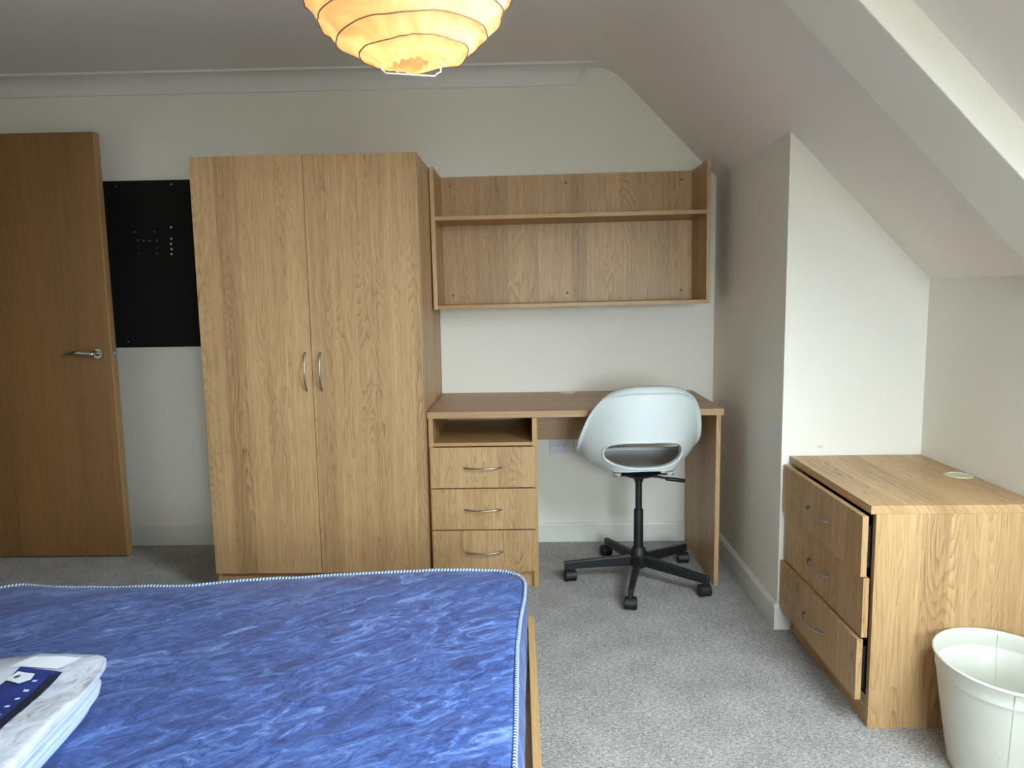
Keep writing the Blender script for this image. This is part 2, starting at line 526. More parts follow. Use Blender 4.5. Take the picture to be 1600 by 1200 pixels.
# ceiling: flat part, rounded bend, slope, roof-window hole
bend = [(0.30, ZC)]
for i in range(1, 9):
    t = i / 8
    p0, p1, p2 = (0.30, ZC), (0.401, ZC), (0.47, Z0 - T * 0.47)
    bend.append(tuple((1 - t) ** 2 * a + 2 * t * (1 - t) * b + t * t * c for a, b, c in zip(p0, p1, p2)))
def ceiling_section(bm, x_from, x_to, y0, y1, inner):
    th = 0.16
    pts = [p for p in inner if x_from - 1e-6 <= p[0] <= x_to + 1e-6]
    top = [(pts[-1][0] + th, pts[-1][1] + th), (pts[0][0] + (th if x_from > 0 else 0), pts[0][1] + th)]
    if x_from < 0 and x_to > 0.5:
        top = [(pts[-1][0] + th, pts[-1][1] + th), (0.45, ZC + 0.17), (pts[0][0], pts[0][1] + th)]
    elif x_from < 0:
        top = [(pts[-1][0] + .1, pts[-1][1] + .1), (0.45, ZC + 0.14), (pts[0][0], pts[0][1] + th)]
    else:
        nx, nz = T / math.hypot(1, T), 1 / math.hypot(1, T)
        top = [(pts[-1][0] + nx * .14, pts[-1][1] + nz * .14), (pts[0][0] + nx * .14, pts[0][1] + nz * .14)]
    prism(bm, pts + top, y0, y1)
full = [(XL - .1, ZC)] + bend + [(WX0, Z0 - T * WX0), (WX1, Z0 - T * WX1), (XR + .12, Z0 - T * (XR + .12))]
bm = bmesh.new()
ceiling_section(bm, XL - .2, XR + .2, WY1, 0.1, full)
ceiling_section(bm, XL - .2, XR + .2, YF - .1, WY0, full)
ceiling_section(bm, XL - .2, WX0, WY0, WY1, full)
ceiling_section(bm, WX1, XR + .2, WY0, WY1, full)
bmesh.ops.triangulate(bm, faces=[f for f in bm.faces if len(f.verts) > 4])
struct(link('ceiling', bm, MAT['ceil']), 'white ceiling with its sloping attic side', 'ceiling')

# boxed-in rafter under the slope
def slope_frame_poly(x0, x1, d):
    nx, nz = -T / math.hypot(1, T), -1 / math.hypot(1, T)
    a = (x0, Z0 - T * x0); b = (x1, Z0 - T * x1)
    return [(a[0] - nx * .02, a[1] - nz * .02), (b[0] - nx * .02, b[1] - nz * .02), (b[0] + nx * d, b[1] + nz * d), (a[0] + nx * d, a[1] + nz * d)]
bm = bmesh.new()
prism(bm, slope_frame_poly(0.36, 1.50, 0.078), -1.906, -1.672)
es = [e for e in bm.edges if abs(e.verts[0].co.y - e.verts[1].co.y) < 1e-6]
bmesh.ops.bevel(bm, geom=es, offset=0.004, segments=3, profile=0.5, affect='EDGES')
struct(link('trim_1', bm, MAT['wall']), 'boxed-in plastered rafter crossing the sloping ceiling', 'beam')

# roof window (behind the view, the daylight source)
bm = bmesh.new()
def slope_box(bm, x0, x1, y0, y1, o0, o1):
    P = [slope_pt(x, y, o) for x in (x0, x1) for y in (y0, y1) for o in (o0, o1)]
    vs = [bm.verts.new(p) for p in P]
    fs = [bm.faces.new([vs[i] for i in q]) for q in [(0, 1, 3, 2), (4, 6, 7, 5), (0, 4, 5, 1), (2, 3, 7, 6), (0, 2, 6, 4), (1, 5, 7, 3)]]
    bmesh.ops.recalc_face_normals(bm, faces=fs)
for q in ((WX0, WX0 + .035, WY0, WY1), (WX1 - .035, WX1, WY0, WY1), (WX0, WX1, WY0, WY0 + .05), (WX0, WX1, WY1 - .05, WY1)):
    slope_box(bm, *q, 0.07, 0.13)
wf = struct(link('window_1', bm, MAT['upvc']), 'white framed roof window in the sloping ceiling', 'window')

# skirting boards
SK = [(0, 0), (0.015, 0), (0.015, 0.082), (0.011, 0.086), (0.008, 0.0925), (0, 0.0945)]
def skirt(name, side, a, b, pos):
    bm = bmesh.new()
    if side == 'back': prism(bm, [(pos - d, z) for d, z in SK], a, b, 'x')       # along x, faces -y
    elif side == 'front': prism(bm, [(pos + d, z) for d, z in SK], a, b, 'x')
    elif side == 'right': prism(bm, [(pos - d, z) for d, z in SK], a, b, 'y')    # along y, faces -x
    else: prism(bm, [(pos + d, z) for d, z in SK], a, b, 'y')
    return struct(link(name, bm, MAT['gloss']))
skirt('baseboard_back', 'back', XL, XJ - 0.0, 0.0)
skirt('baseboard_inner_right', 'right', YJ, -0.015, XJ)
skirt('baseboard_return', 'back', XJ - 0.015, XR, YJ)
skirt('baseboard_right', 'right', YF, YJ - .015, XR)
skirt('baseboard_front', 'front', XL, XR, YF)
skirt('baseboard_left', 'left', YF, DY0 - 0.07, XL)

# coved cornice on the back wall, mitred end where the slope starts
bm = bmesh.new()
prof = [(0.0, 2.1905), (0.010, 2.1905)]
for i in range(1, 12):
    a = (PI / 2) * i / 12
    prof.append((0.010 + 0.078 * (1 - math.cos(a)), 2.1915 + 0.070 * math.sin(a)))
prof += [(0.090, 2.2615), (0.094, 2.2615), (0.094, ZC + .001), (0.0, ZC + .001)]
A = [bm.verts.new((XL, -d, z)) for d, z in prof]
B = [bm.verts.new((0.234 + d * 0.9, -d, z)) for d, z in prof]
fs = [bm.faces.new(A), bm.faces.new(B[::-1])]
for i in range(len(prof)):
    fs.append(bm.faces.new((A[i], B[i], B[(i + 1) % len(prof)], A[(i + 1) % len(prof)])))
bmesh.ops.recalc_face_normals(bm, faces=fs)
struct(link('trim_2', bm, MAT['cornice'], smooth=True, auto=30), 'white coved cornice along the top of the back wall', 'cornice')

# door frame and the open door
bm = bmesh.new()
box(bm, XL - .11, XL + .012, DY0 - .06, DY0, 0, DZH + .06, .003)
box(bm, XL - .11, XL + .012, DY1, DY1 + .06, 0, DZH + .06, .003)
box(bm, XL - .11, XL + .012, DY0, DY1, DZH, DZH + .06, .003)
struct(link('trim_3', bm, MAT['veneer']), 'wooden frame around the doorway', 'door frame')
door = thing('door_1', 'open oak-veneered door standing parallel to the back wall', 'door', (-2.708, -0.138, 0.008))
door['kind'] = 'structure'
DW = 0.762
bm = bmesh.new(); box(bm, 0, DW - .0005, -0.044, 0, 0, 1.981, .0015, 2)
link('door_panel', bm, MAT['veneer'], door)
boxo('lipping', DW - .0004, DW + .003, -0.0435, -0.0005, 0.0005, 1.9805, MAT['edge_z'], door, .0008)
hx, hz = DW - 0.0577, 0.979
bm = bmesh.new()
lathe(bm, [(0.0, 0.0), (0.026, 0.0), (0.026, 0.006), (0.023, 0.0095), (0.011, 0.010), (0.0095, 0.03), (0.0095, 0.045), (0.0, 0.046)], 32, (hx, -0.044, hz), 'y')
rose = link('handle_rose', bm, MAT['chrome'], door, smooth=True, auto=40)
bm = bmesh.new()
pts = [(hx, -0.088, hz)] + [(hx - 0.134 * t, -0.090 - .012 * math.sin(PI * t), hz + 0.010 * math.sin(PI * t * .9) - .002 * t) for t in [i / 12 for i in range(13)]]
tube(bm, pts, [.010] + [.0105 - .003 * (i / 12) for i in range(13)], 14, flat=0.75)
link('lever', bm, MAT['chrome'], door, smooth=True, auto=50)
boxo('latch_plate', DW + .003, DW + .0045, -0.0335, -0.0105, 0.95, 1.008, MAT['steel'], door, .0004)
bm = bmesh.new()
box(bm, DW + .004, DW + .014, -0.029, -0.015, 0.972, 0.988, .003)
lathe(bm, [(0, 0), (.003, 0), (.003, .001), (0, .001)], 10, (DW + .0045, -.022, 1.0), 'x'); lathe(bm, [(0, 0), (.003, 0), (.003, .001), (0, .001)], 10, (DW + .0045, -.022, .957), 'x')
link('latch_bolt', bm, MAT['steel'], door)

# ------------------------------------------------------------------ bow handles
def bow(bm, L, out=0.030, vertical=False, r0=.0030, r1=.0046):
    """bow handle centred on origin, mounted on y=0 plane, bulging to -y"""
    pts, rad = [], []
    for i in range(21):
        t = i / 20 * 2 - 1
        y = -out * (1 - t * t) ** 0.9 - 0.004
        if abs(t) > .999: y = 0.001
        s = L / 2 * t
        pts.append((0, y, s) if vertical else (s, y, 0))
        rad.append(r0 + (r1 - r0) * abs(t) ** 2)
    tube(bm, pts, rad, 12, flat=1.0)
def handle_at(parent, x, y, z, L, vertical=False, side=False, out=.030, r0=.0030, r1=.0046):
    bm = bmesh.new(); bow(bm, L, out, vertical, r0, r1)
    if side:   # mounted on a face looking to -x
        bmesh.ops.rotate(bm, verts=bm.verts, cent=(0, 0, 0), matrix=Matrix.Rotation(-PI / 2, 3, 'Z'))
    bmesh.ops.translate(bm, verts=bm.verts, vec=(x, y, z))
    return link('handle', bm, MAT['steel'], parent, smooth=True, auto=60)

# ------------------------------------------------------------------ wardrobe
wx0, wx1, wy, wz = -1.3108, -0.4205, -0.6475, 1.782
W = thing('wardrobe', 'tall two-door oak-effect wardrobe standing left of the desk', 'wardrobe', (wx0, -0.004, 0))
ww = wx1 - wx0; wd = wy + 0.004    # depth (negative)
dt = 0.018
bm = bmesh.new()
box(bm, 0, .018, wd + dt + .002, 0, 0, wz, .0008); box(bm, ww - .018, ww, wd + dt + .002, 0, 0, wz, .0008)
box(bm, .018, ww - .018, -.008, 0, 0.09, wz - .018)
box(bm, .018, ww - .018, wd + dt + .003, -.008, .092, .11)
link('carcass', bm, MAT['oak_z'], W)
boxo('top_panel', .018, ww - .018, wd + dt + .002, 0, wz - .018, wz, MAT['oak_x'], W, .0006)
boxo('plinth', .018, ww - .018, wd + dt + .012, wd + dt + .030, 0, .090, MAT['oak_x'], W, .0006)
mid = -0.8658 - wx0
for k, (a, b) in enumerate(((0.0, mid - .0012), (mid + .0012, ww))):
    d = boxo('door', a, b, wd, wd + dt, 0.0937, wz, MAT['oak_z'], W, .0009)
    hxx = -0.8908 - wx0 if k == 0 else -0.829 - wx0
    h = handle_at(d, hxx, wd, 0.9345, .153, True, out=.024)

# ------------------------------------------------------------------ wall shelf unit (hangs slightly out of level)
sw = 1.2175
S = thing('wall_shelf', 'open oak-effect wall shelf unit hanging above the desk', 'shelf', (-0.4125, -0.001, 1.168), (0, R(-0.43), 0))
st = 0.018
boxo('side_panel', 0, st, -.302, 0, 0, .6155, MAT['oak_z'], S, .0008)
boxo('side_panel', sw - st, sw, -.302, 0, 0, .6155, MAT['oak_z'], S, .0008)
bk = boxo('back_panel', st, sw - st, -.018, 0, st, .6145, MAT['oak_z'], S, .0006)
boxo('bottom_board', st, sw - st, -.299, 0, 0.0, st, MAT['edge_x'], S, .0008)
boxo('shelf_board', st, sw - st, -.297, -.018, .3875, .4055, MAT['edge_x'], S, .0008)
for sx in (.0605, .607, 1.1495):
    for sz in (.0615, .5745):
        bm = bmesh.new()
        lathe(bm, [(0, 0), (.0065, 0), (.0065, .0012), (.005, .002), (0, .002)], 18, (sx, -.018, sz), 'y')
        c = link('screw_cap', bm, MAT['cap'], bk, smooth=True, auto=40)

# ------------------------------------------------------------------ desk
dx0, dx1 = -0.4175, 0.7959
D = thing('desk', 'oak-effect desk with three drawers beside the wardrobe', 'desk', (dx0, -0.003, 0))
dw = dx1 - dx0
yo = 0.003
def DX(x): return x - dx0
boxo('desktop', 0, dw, -0.5967 + yo, 0, .7275, .7552, MAT['oak_x'], D, .0014)
bm = bmesh.new()
lathe(bm, [(0.027, -.004), (0.027, 0.0), (0.034, .0018), (0.036, 0.0), (.036, -.001)], 36, (DX(.188), -.046, .7556), 'z', cap=False)
lathe(bm, [(0.0, -.0002), (0.027, -.0002)], 36, (DX(.188), -.046, .7556), 'z', cap=False)
link('cable_grommet', bm, MAT['grommet'], D, smooth=True, auto=30)
boxo('end_panel', DX(.7674), DX(.7859), -0.5895 + yo, -.001, 0, .7275, MAT['oak_z'], D, .0008)
boxo('modesty_panel', DX(.0345), DX(.7674), -.098, -.080, .537, .7275, MAT['oak_x'], D, .0008)
# pedestal
py = -0.5842 + yo
pl, pr = DX(-.4144), DX(.0350)
boxo('pedestal_side', pl, pl + .019, py, -.001, 0, .7275, MAT['edge_z'], D, .0008)
boxo('pedestal_side', pr - .021, pr, py, -.001, 0, .7275, MAT['edge_z'], D, .0008)
boxo('pedestal_back', pl + .019, pr - .021, -.020, -.004, .05, .7275, MAT['oak_x'], D, 0)
boxo('niche_shelf', pl + .019, pr - .021, py, -.020, .6095, .6236, MAT['edge_x'], D, .0006)
boxo('pedestal_plinth', pl + .019, pr - .021, py + .022, py + .040, 0, .075, MAT['oak_z'], D, .0006)
fl, frr = DX(-.4078), DX(.0252)
for (z0, z1) in ((.4362, .6065), (.2582, .4312), (.0755, .2532)):
    d = boxo('drawer', fl, frr, -.600 + yo, py - .0005, z0, z1, MAT['oak_z'], D, .0009)
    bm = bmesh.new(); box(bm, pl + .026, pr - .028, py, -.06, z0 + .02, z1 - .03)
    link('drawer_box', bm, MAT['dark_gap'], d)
    handle_at(d, DX(-.193), -.600 + yo, z0 + (.0862 if z0 < .4 else .0855) , .152, out=.026)

# ------------------------------------------------------------------ chest of drawers
cx0, cx1, cy0, cy1 = 0.9271, 1.3875, -1.6114, -1.0005
C = thing('chest_of_drawers', 'low oak-effect chest with three ajar drawers by the right wall', 'chest of drawers', (cx0, cy1, 0))
cw, cd = cx1 - cx0, cy0 - cy1
top_far = YJ - 0.0035 - cy1
boxo('chest_top', 0, cw, cd, top_far, .6203, .644, MAT['oak_y'], C, .0012)
sp_x = .0145
boxo('side_panel', sp_x, cw - .002, cd - .0005, cd + .018, 0, .6203, MAT['oak_z'], C, .0008)
boxo('side_panel', sp_x, cw - .002, -.018, 0, 0, .6203, MAT['oak_z'], C, .0008)
boxo('back_panel', cw - .012, cw - .004, cd + .018, -.018, .03, .6203, MAT['oak_z'], C, 0)
boxo('plinth', sp_x + .003, sp_x + .021, cd + .018, -.018, 0, .085, MAT['oak_y'], C, .0006)
boxo('bottom_board', sp_x + .02, cw - .012, cd + .018, -.018, .085, .10, MAT['oak_y'], C, 0)
for k, (z0, z1, xo) in enumerate(((.443, .6145, -.0215), (.2675, .4385, -.0125), (.0855, .2625, -.0235))):
    d = boxo('drawer', xo, xo + .0165, cd + .001, -.0025 + .012, z0, z1, MAT['oak_z'], C, .0009)
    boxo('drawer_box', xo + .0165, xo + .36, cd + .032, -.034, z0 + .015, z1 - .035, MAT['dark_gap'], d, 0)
    handle_at(d, xo, (cd) / 2 - .003, z0 + .0865, .158, side=True, out=.027, r0=.0034, r1=.005)
bm = bmesh.new()
gx, gy = 1.345 - cx0, -1.290 - cy1
lathe(bm, [(0.030, -.012), (0.030, 0.0), (0.0335, .0022), (0.040, .0018), (0.041, 0.0)], 40, (gx, gy, .6442), 'z', cap=False)
lathe(bm, [(0.0, -.0015), (0.0305, -.0015)], 40, (gx, gy, .6442 + .0019), 'z', cap=False)
link('cable_grommet', bm, MAT['grommet'], C, smooth=True, auto=30)

# ------------------------------------------------------------------ pinboard and pins
B_ = thing('notice_board', 'black felt notice board on the back wall between door and wardrobe', 'notice board', (-2.018, -0.0005, 1.0025))
bd = boxo('board_panel', 0, .662, -.012, 0, 0, .795, MAT['board'], B_, .0008)
for (sx, sz) in ((.066, .7715), (.333, .775), (.068, .028), (.6, .7715), (.6, .028)):
    bm = bmesh.new(); lathe(bm, [(0, 0), (.0048, 0), (.0042, .0022), (0, .003)], 16, (sx, -.012, sz), 'y')
    link('screw', bm, MAT['screw'], bd, smooth=True, auto=40)
pins = [
 (-1.698, 1.5761, 'white', 'white drawing pin, topmost of the right-hand column on the black board'),
 (-1.7003, 1.5219, 'white', 'white drawing pin, second from the top in the right-hand column on the black board'),
 (-1.7037, 1.4977, 'white', 'white drawing pin, middle one of the right-hand column of five on the black board'),
 (-1.7024, 1.4719, 'white', 'white drawing pin, second from the bottom in the right-hand column on the black board'),
 (-1.7041, 1.4492, 'white', 'white drawing pin, lowest of the right-hand column on the black board'),
 (-1.8748, 1.5567, 'red', 'dull red drawing pin at the top left of the pin cluster on the black board'),
 (-1.7785, 1.5565, 'red', 'dull red drawing pin at the top middle of the pin cluster on the black board'),
 (-1.8623, 1.5172, 'green', 'grey drawing pin, leftmost in the horizontal row of four on the black board'),
 (-1.8362, 1.5137, 'red', 'dull red drawing pin in the horizontal row of four on the black board'),
 (-1.8067, 1.5132, 'green', 'small grey drawing pin right of the red one in the horizontal row of four'),
 (-1.7724, 1.5141, 'green', 'grey-green drawing pin, rightmost in the horizontal row of four on the black board'),
 (-1.8660, 1.4885, 'dark', 'dark drawing pin left in the cluster, just below the horizontal row of four'),
 (-1.8620, 1.4555, 'dark', 'dark drawing pin, lowest on the left side of the cluster on the black board'),
 (-1.7736, 1.4777, 'dark', 'dark drawing pin below the grey-green one, in the middle of the black board'),
 (-1.7735, 1.4519, 'red', 'dull red drawing pin, lowest in the middle column on the black board'),
]
for x, z, c, lab in pins:
    bm = bmesh.new()
    lathe(bm, [(0, 0), (.0030, 0), (.0026, .004), (.0046, .0055), (.0050, .0075), (.003, .0088), (0, .009)], 14, (0, 0, 0), 'y')
    o = link('drawing_pin', bm, MAT['pin_' + c], smooth=True)
    o.location = (x, -.0124, z)
    tag(o, lab, 'pin', 'drawing pins on the notice board')

# ------------------------------------------------------------------ sockets under the desk
def socket(name, x0, x1, z0, z1, label, kind):
    s = thing(name, label, 'socket', ((x0 + x1) / 2, -0.0003, (z0 + z1) / 2))
    w, h = (x1 - x0) / 2, (z1 - z0) / 2
    f = boxo('face_plate', -w, w, -.0085, 0, -h, h, MAT['socket'], s, .002, 3)
    for sx in (-w + .0125, w - .0125):
        bm = bmesh.new(); lathe(bm, [(0, 0), (.0030, 0), (.0026, .0008), (0, .0008)], 14, (sx, -.0085, 0), 'y')
        link('screw', bm, MAT['screw'], f)
    if kind == 'spur':
        boxo('fuse_carrier', -.013, .013, -.0105, -.0085, -.006, .006, MAT['socket'], f, .0008)
        boxo('fuse_slot', -.004, .004, -.0110, -.0105, -.0045, -.0015, MAT['socket_hole'], f, 0)
    else:
        for c in (-.036, .036):
            bm = bmesh.new()
            box(bm, c - .0032, c + .0032, -.0092, -.0085, .004, .0125)
            box(bm, c - .0155, c - .0075, -.0092, -.0085, -.0145, -.0095); box(bm, c + .0075, c + .0155, -.0092, -.0085, -.0145, -.0095)
            link('pin_slot', bm, MAT['socket_hole'], f)
            boxo('switch', c - .008, c + .008, -.0115, -.0085, .020, .034, MAT['socket'], f, .001)
    return s
socket('wall_socket', .1024, .1865, .4480, .5340, 'white single wall plate under the desk, nearest the drawer pedestal', 'spur')
socket('wall_socket', .2224, .3065, .4482, .5342, 'white wall plate partly hidden by the left edge of the chair shell', 'spur')
socket('wall_socket', .3440, .4902, .4482, .5342, 'white double wall socket seen through the slot of the chair back', 'double')

# ------------------------------------------------------------------ swivel chair
CH = thing('swivel_chair', 'white plastic bucket swivel chair on black castors at the desk', 'chair', (0.4634, -0.5146, 0), (0, 0, R(6)))
def lerp_tab(tab, x):
    for (a, va), (b, vb) in zip(tab, tab[1:]):
        if x <= b:
            t = (x - a) / (b - a); t = t * t * (3 - 2 * t) if len(tab) < 3 else t
            return va + (vb - va) * t
    return tab[-1][1]
def smooth_tab(tab, x):
    # catmull-rom through table
    n = len(tab)
    for i in range(n - 1):
        if x <= tab[i + 1][0] + 1e-9:
            break
    x0, p1 = tab[i]; x1, p2 = tab[i + 1]
    t = max(0, min(1, (x - x0) / (x1 - x0)))
    m1 = 0 if i == 0 else (tab[i + 1][1] - tab[i - 1][1]) / (tab[i + 1][0] - tab[i - 1][0]) * (x1 - x0)
    m2 = 0 if i >= n - 2 else (tab[i + 2][1] - tab[i][1]) / (tab[i + 2][0] - tab[i][0]) * (x1 - x0)
    t2, t3 = t * t, t * t * t
    return (2 * t3 - 3 * t2 + 1) * p1 + (t3 - 2 * t2 + t) * m1 + (-2 * t3 + 3 * t2) * p2 + (t3 - t2) * m2
ZRIM = [(0, .845), (25, .840), (45, .812), (60, .752), (72, .685), (85, .622), (100, .575), (120, .545), (150, .528), (180, .523)]
def rim_pt(ph, s=1.0):
    d = abs(((math.degrees(ph) + 180) % 360) - 180)
    z = smooth_tab(ZRIM, d)
    a = 0.243
    yb = .212 if d < 90 else .27
    return Vector((a * math.sin(ph) - .010, -.026 - yb * math.cos(ph), z))
def base_pt(ph):
    c, s_ = math.cos(ph), math.sin(ph)
    n = 2.7
    k = (abs(s_ / .150) ** n + abs(c / (.185 if c > 0 else .205)) ** n) ** (-1 / n)
    y = -k * c
    z = .500 + (.022 * max(0, c) ** 2) + .004 * max(0, -c)
    return Vector((k * s_ - .012, y, z))
def mid_pt(ph):
    b, r = base_pt(ph), rim_pt(ph)
    d = abs(((math.degrees(ph) + 180) % 360) - 180)
    out = Vector((r.x, r.y, 0)) - Vector((b.x, b.y, 0))
    k = .78 if d < 100 else .5
    return Vector((b.x, b.y, 0)) + out * k + Vector((0, 0, b.z + (r.z - b.z) * .26))
def shell_bm(lip=True, NU=128):
    bm = bmesh.new()
    rows = []
    for f in (.25, .5, .75, .9):
        rows.append([Vector((0, .01, .487)).lerp(base_pt(2 * PI * k / NU), f) + Vector((0, 0, -.004 * math.sin(PI * f))) for k in range(NU)])
    NV = 16
    for i in range(NV + 1):
        t = i / NV
        rr = []
        for k in range(NU):
            ph = 2 * PI * k / NU
            b, m, r = base_pt(ph), mid_pt(ph), rim_pt(ph)
            rr.append(b * (1 - t) ** 2 + m * 2 * t * (1 - t) + r * t * t)
        rows.append(rr)
    if lip:
        base = rows[-1]
        nrm = []
        for k in range(NU):
            ph = 2 * PI * k / NU
            nrm.append(Vector((math.sin(ph), -math.cos(ph), 0)))
        d_of = [abs(((math.degrees(2 * PI * k / NU) + 180) % 360) - 180) for k in range(NU)]
        wl = [max(.30, 1 - d / 210) for d in d_of]
        rows.append([p + n * .0125 + Vector((0, 0, -.002)) for p, n in zip(base, nrm)])
        rows.append([p + n * .0155 + Vector((0, 0, .002)) for p, n in zip(base, nrm)])
        rows.append([p + n * .0130 + Vector((0, 0, .0065)) for p, n in zip(base, nrm)])
        rows.append([p - n * (.004 * w) + Vector((0, 0, .016 * w + .004)) for p, n, w in zip(base, nrm, wl)])
        rows.append([p - n * (.020 * w) + Vector((0, 0, .022 * w + .003)) for p, n, w in zip(base, nrm, wl)])
        rows.append([p - n * (.030 * w) + Vector((0, 0, .018 * w + .001)) for p, n, w in zip(base, nrm, wl)])
        rows.append([p - n * (.034 * w) + Vector((0, 0, .004 * w - .004)) for p, n, w in zip(base, nrm, wl)])
    cen = bm.verts.new((0, .01, .487))
    vr = [[bm.verts.new(p) for p in r] for r in rows]
    for k in range(NU):
        f = bm.faces.new((cen, vr[0][(k + 1) % NU], vr[0][k])); f.smooth = True
    for a, b in zip(vr, vr[1:]):
        for k in range(NU):
            f = bm.faces.new((a[k], a[(k + 1) % NU], b[(k + 1) % NU], b[k])); f.smooth = True
    bmesh.ops.recalc_face_normals(bm, faces=bm.faces)
    return bm
# contour of the slot
SC = Vector((-.022, 0, .5905)); HW, HH = .1555, .0530
def slot_xy(a, grow=0.0):
    c, s_ = math.cos(a), math.sin(a)
    n = 2.9 if s_ > 0 else 2.45
    w, h = HW + grow, HH + grow
    k = (abs(c / w) ** n + abs(s_ / h) ** n) ** (-1 / n)
    return SC.x + k * c, SC.z + k * s_
bm = shell_bm()
tmp = bmesh.new()
tmp = shell_bm(lip=False)
tree = BVHTree.FromBMesh(tmp)
sh = link('seat_shell', bm, MAT['shell'], CH, smooth=True)
def surf_y(x, z):
    h = tree.ray_cast(Vector((x, -1, z)), Vector((0, 1, 0)))
    return h[0].y if h[0] else -.18
cb = bmesh.new()
NC = 72
A = [cb.verts.new((*(lambda q: (q[0], -.45, q[1]))(slot_xy(2 * PI * k / NC)),)) for k in range(NC)]
Bv = [cb.verts.new((*(lambda q: (q[0], -.06, q[1]))(slot_xy(2 * PI * k / NC)),)) for k in range(NC)]
cb.faces.new(A); cb.faces.new(Bv[::-1])
for k in range(NC): cb.faces.new((A[k], Bv[k], Bv[(k + 1) % NC], A[(k + 1) % NC]))
bmesh.ops.recalc_face_normals(cb, faces=cb.faces)
cut = link('slot_cutter', cb, MAT['shell'])
sol = sh.modifiers.new('thick', 'SOLIDIFY'); sol.thickness = .004; sol.offset = -1
bo = sh.modifiers.new('slot', 'BOOLEAN'); bo.operation = 'DIFFERENCE'; bo.object = cut; bo.solver = 'EXACT'
sh.parent = None
dg = bpy.context.evaluated_depsgraph_get(); dg.update()
me2 = bpy.data.meshes.new_from_object(sh.evaluated_get(dg))
sh.modifiers.clear(); sh.data = me2; sh.parent = CH
for p in me2.polygons: p.use_smooth = True
try: me2.set_sharp_from_angle(angle=R(50))
except Exception: pass
bpy.data.objects.remove(cut, do_unlink=True)
tmp.free()
# lip around the slot
bm = bmesh.new()
rings = []
for grow, dy in ((.0085, .003), (.0062, -.0035), (.0035, -.0065), (.0005, -.006), (-.001, -.001), (-.0015, .012), (-.0020, .030), (.0015, .032)):
    ring = []
    for k in range(NC):
        a = 2 * PI * k / NC
        x, z = slot_xy(a, grow)
        xs, zs = slot_xy(a, .003)
        ring.append(bm.verts.new((x, surf_y(xs, zs) + dy, z)))
    rings.append(ring)
for a, b in zip(rings, rings[1:]):
    for k in range(NC):
        f = bm.faces.new((a[k], a[(k + 1) % NC], b[(k + 1) % NC], b[k])); f.smooth = True
bmesh.ops.recalc_face_normals(bm, faces=bm.faces)
link('slot_rim', bm, MAT['shell'], sh, smooth=True)
# bracket, dish, lever, column
bm = bmesh.new()
lathe(bm, [(0, .441), (.019, .441), (.022, .449), (.05, .457), (.078, .468), (.092, .477), (0, .477)], 40)
link('seat_mount', bm, MAT['black_metal'], CH, smooth=True, auto=35)
for a in (35, 145, 215, 325):
    bm = bmesh.new()
    ca, sa = math.cos(R(a)), math.sin(R(a))
    P = [(.06, .475), (.10, .478), (.125, .479), (.148, .483), (.150, .488)]
    tube(bm, [(r * ca, r * sa, z) for r, z in P], [.012, .011, .011, .012, .008], 10, flat=.22, up=Vector((0, 0, 1)).cross(Vector((ca, sa, 0))))
    link('mounting_arm', bm, MAT['black_metal'], CH, smooth=True, auto=50)
for a in (35, 145, 215, 325):
    bm = bmesh.new()
    lathe(bm, [(0, .4795), (.013, .4795), (.0165, .485), (.0165, .4945), (0, .4945)], 20, (.135 * math.cos(R(a)), .135 * math.sin(R(a)), 0))
    link('spacer_pad', bm, MAT['pad'], CH, smooth=True, auto=40)
bm = bmesh.new()
tube(bm, [(.05, -.02, .4595), (.075, -.025, .4585), (.115, -.028, .450)], .0055, 10)
lev = link('height_lever', bm, MAT['black_metal'], CH, smooth=True, auto=50)
bm = bmesh.new()
tube(bm, [(.108, -.0275, .4500), (.112, -.028, .4490), (.186, -.033, .4385), (.190, -.0333, .438)], [.006, .0086, .0086, .005], 12)
link('lever_grip', bm, MAT['black_plastic'], lev, smooth=True, auto=50)
bm = bmesh.new()
lathe(bm, [(0, .300), (.0140, .300), (.0140, .4335), (.0175, .4345), (.0175, .4425), (0, .4425)], 28)
link('gas_column', bm, MAT['black_metal'], CH, smooth=True, auto=40)
bm = bmesh.new()
lathe(bm, [(0, .12), (.0205, .12), (.0200, .306), (.0185, .3145), (.015, .3150), (0, .315)], 32)
link('column_sleeve', bm, MAT['black_plastic'], CH, smooth=True, auto=40)
bm = bmesh.new()
lathe(bm, [(0, .061), (.029, .061), (.034, .068), (.0365, .105), (.0355, .125), (.031, .139), (.0225, .150), (.0205, .152), (0, .152)], 36)
link('star_hub', bm, MAT['black_plastic'], CH, smooth=True, auto=40)
leg0 = None
contacts = [(-.3017, -.0094), (-.0774, -.3102), (.2488, -.1878), (.239, .1996), (-.1087, .3081)]
def leg_mesh():
    bm = bmesh.new()
    n = 9
    for i in range(2):
        pass
    prof = []
    for i in range(n):
        t = i / (n - 1)
        r = .026 + t * (.318 - .026)
        top = .116 - .027 * t; bot = .070 - .013 * t
        w = .0125 - .002 * t
        prof.append((r, top, bot, w))
    rings = []
    for r, top, bot, w in prof:
        rings.append([bm.verts.new(p) for p in ((r, -w, bot), (r, w, bot), (r, w, top - .006), (r, w - .004, top), (r, -w + .004, top), (r, -w, top - .006))])
    m = 6
    for a, b in zip(rings, rings[1:]):
        for k in range(m): bm.faces.new((a[k], a[(k + 1) % m], b[(k + 1) % m], b[k]))
    bm.faces.new(rings[0][::-1]); bm.faces.new(rings[-1])
    bmesh.ops.recalc_face_normals(bm, faces=bm.faces)
    bmesh.ops.bevel(bm, geom=[e for e in bm.edges if e.calc_face_angle(0) > .6], offset=.0012, segments=2, affect='EDGES', profile=.5)
    return bm
cw_ = R(6)
first_leg = link('leg', leg_mesh(), MAT['black_metal'], CH)
bm = bmesh.new()
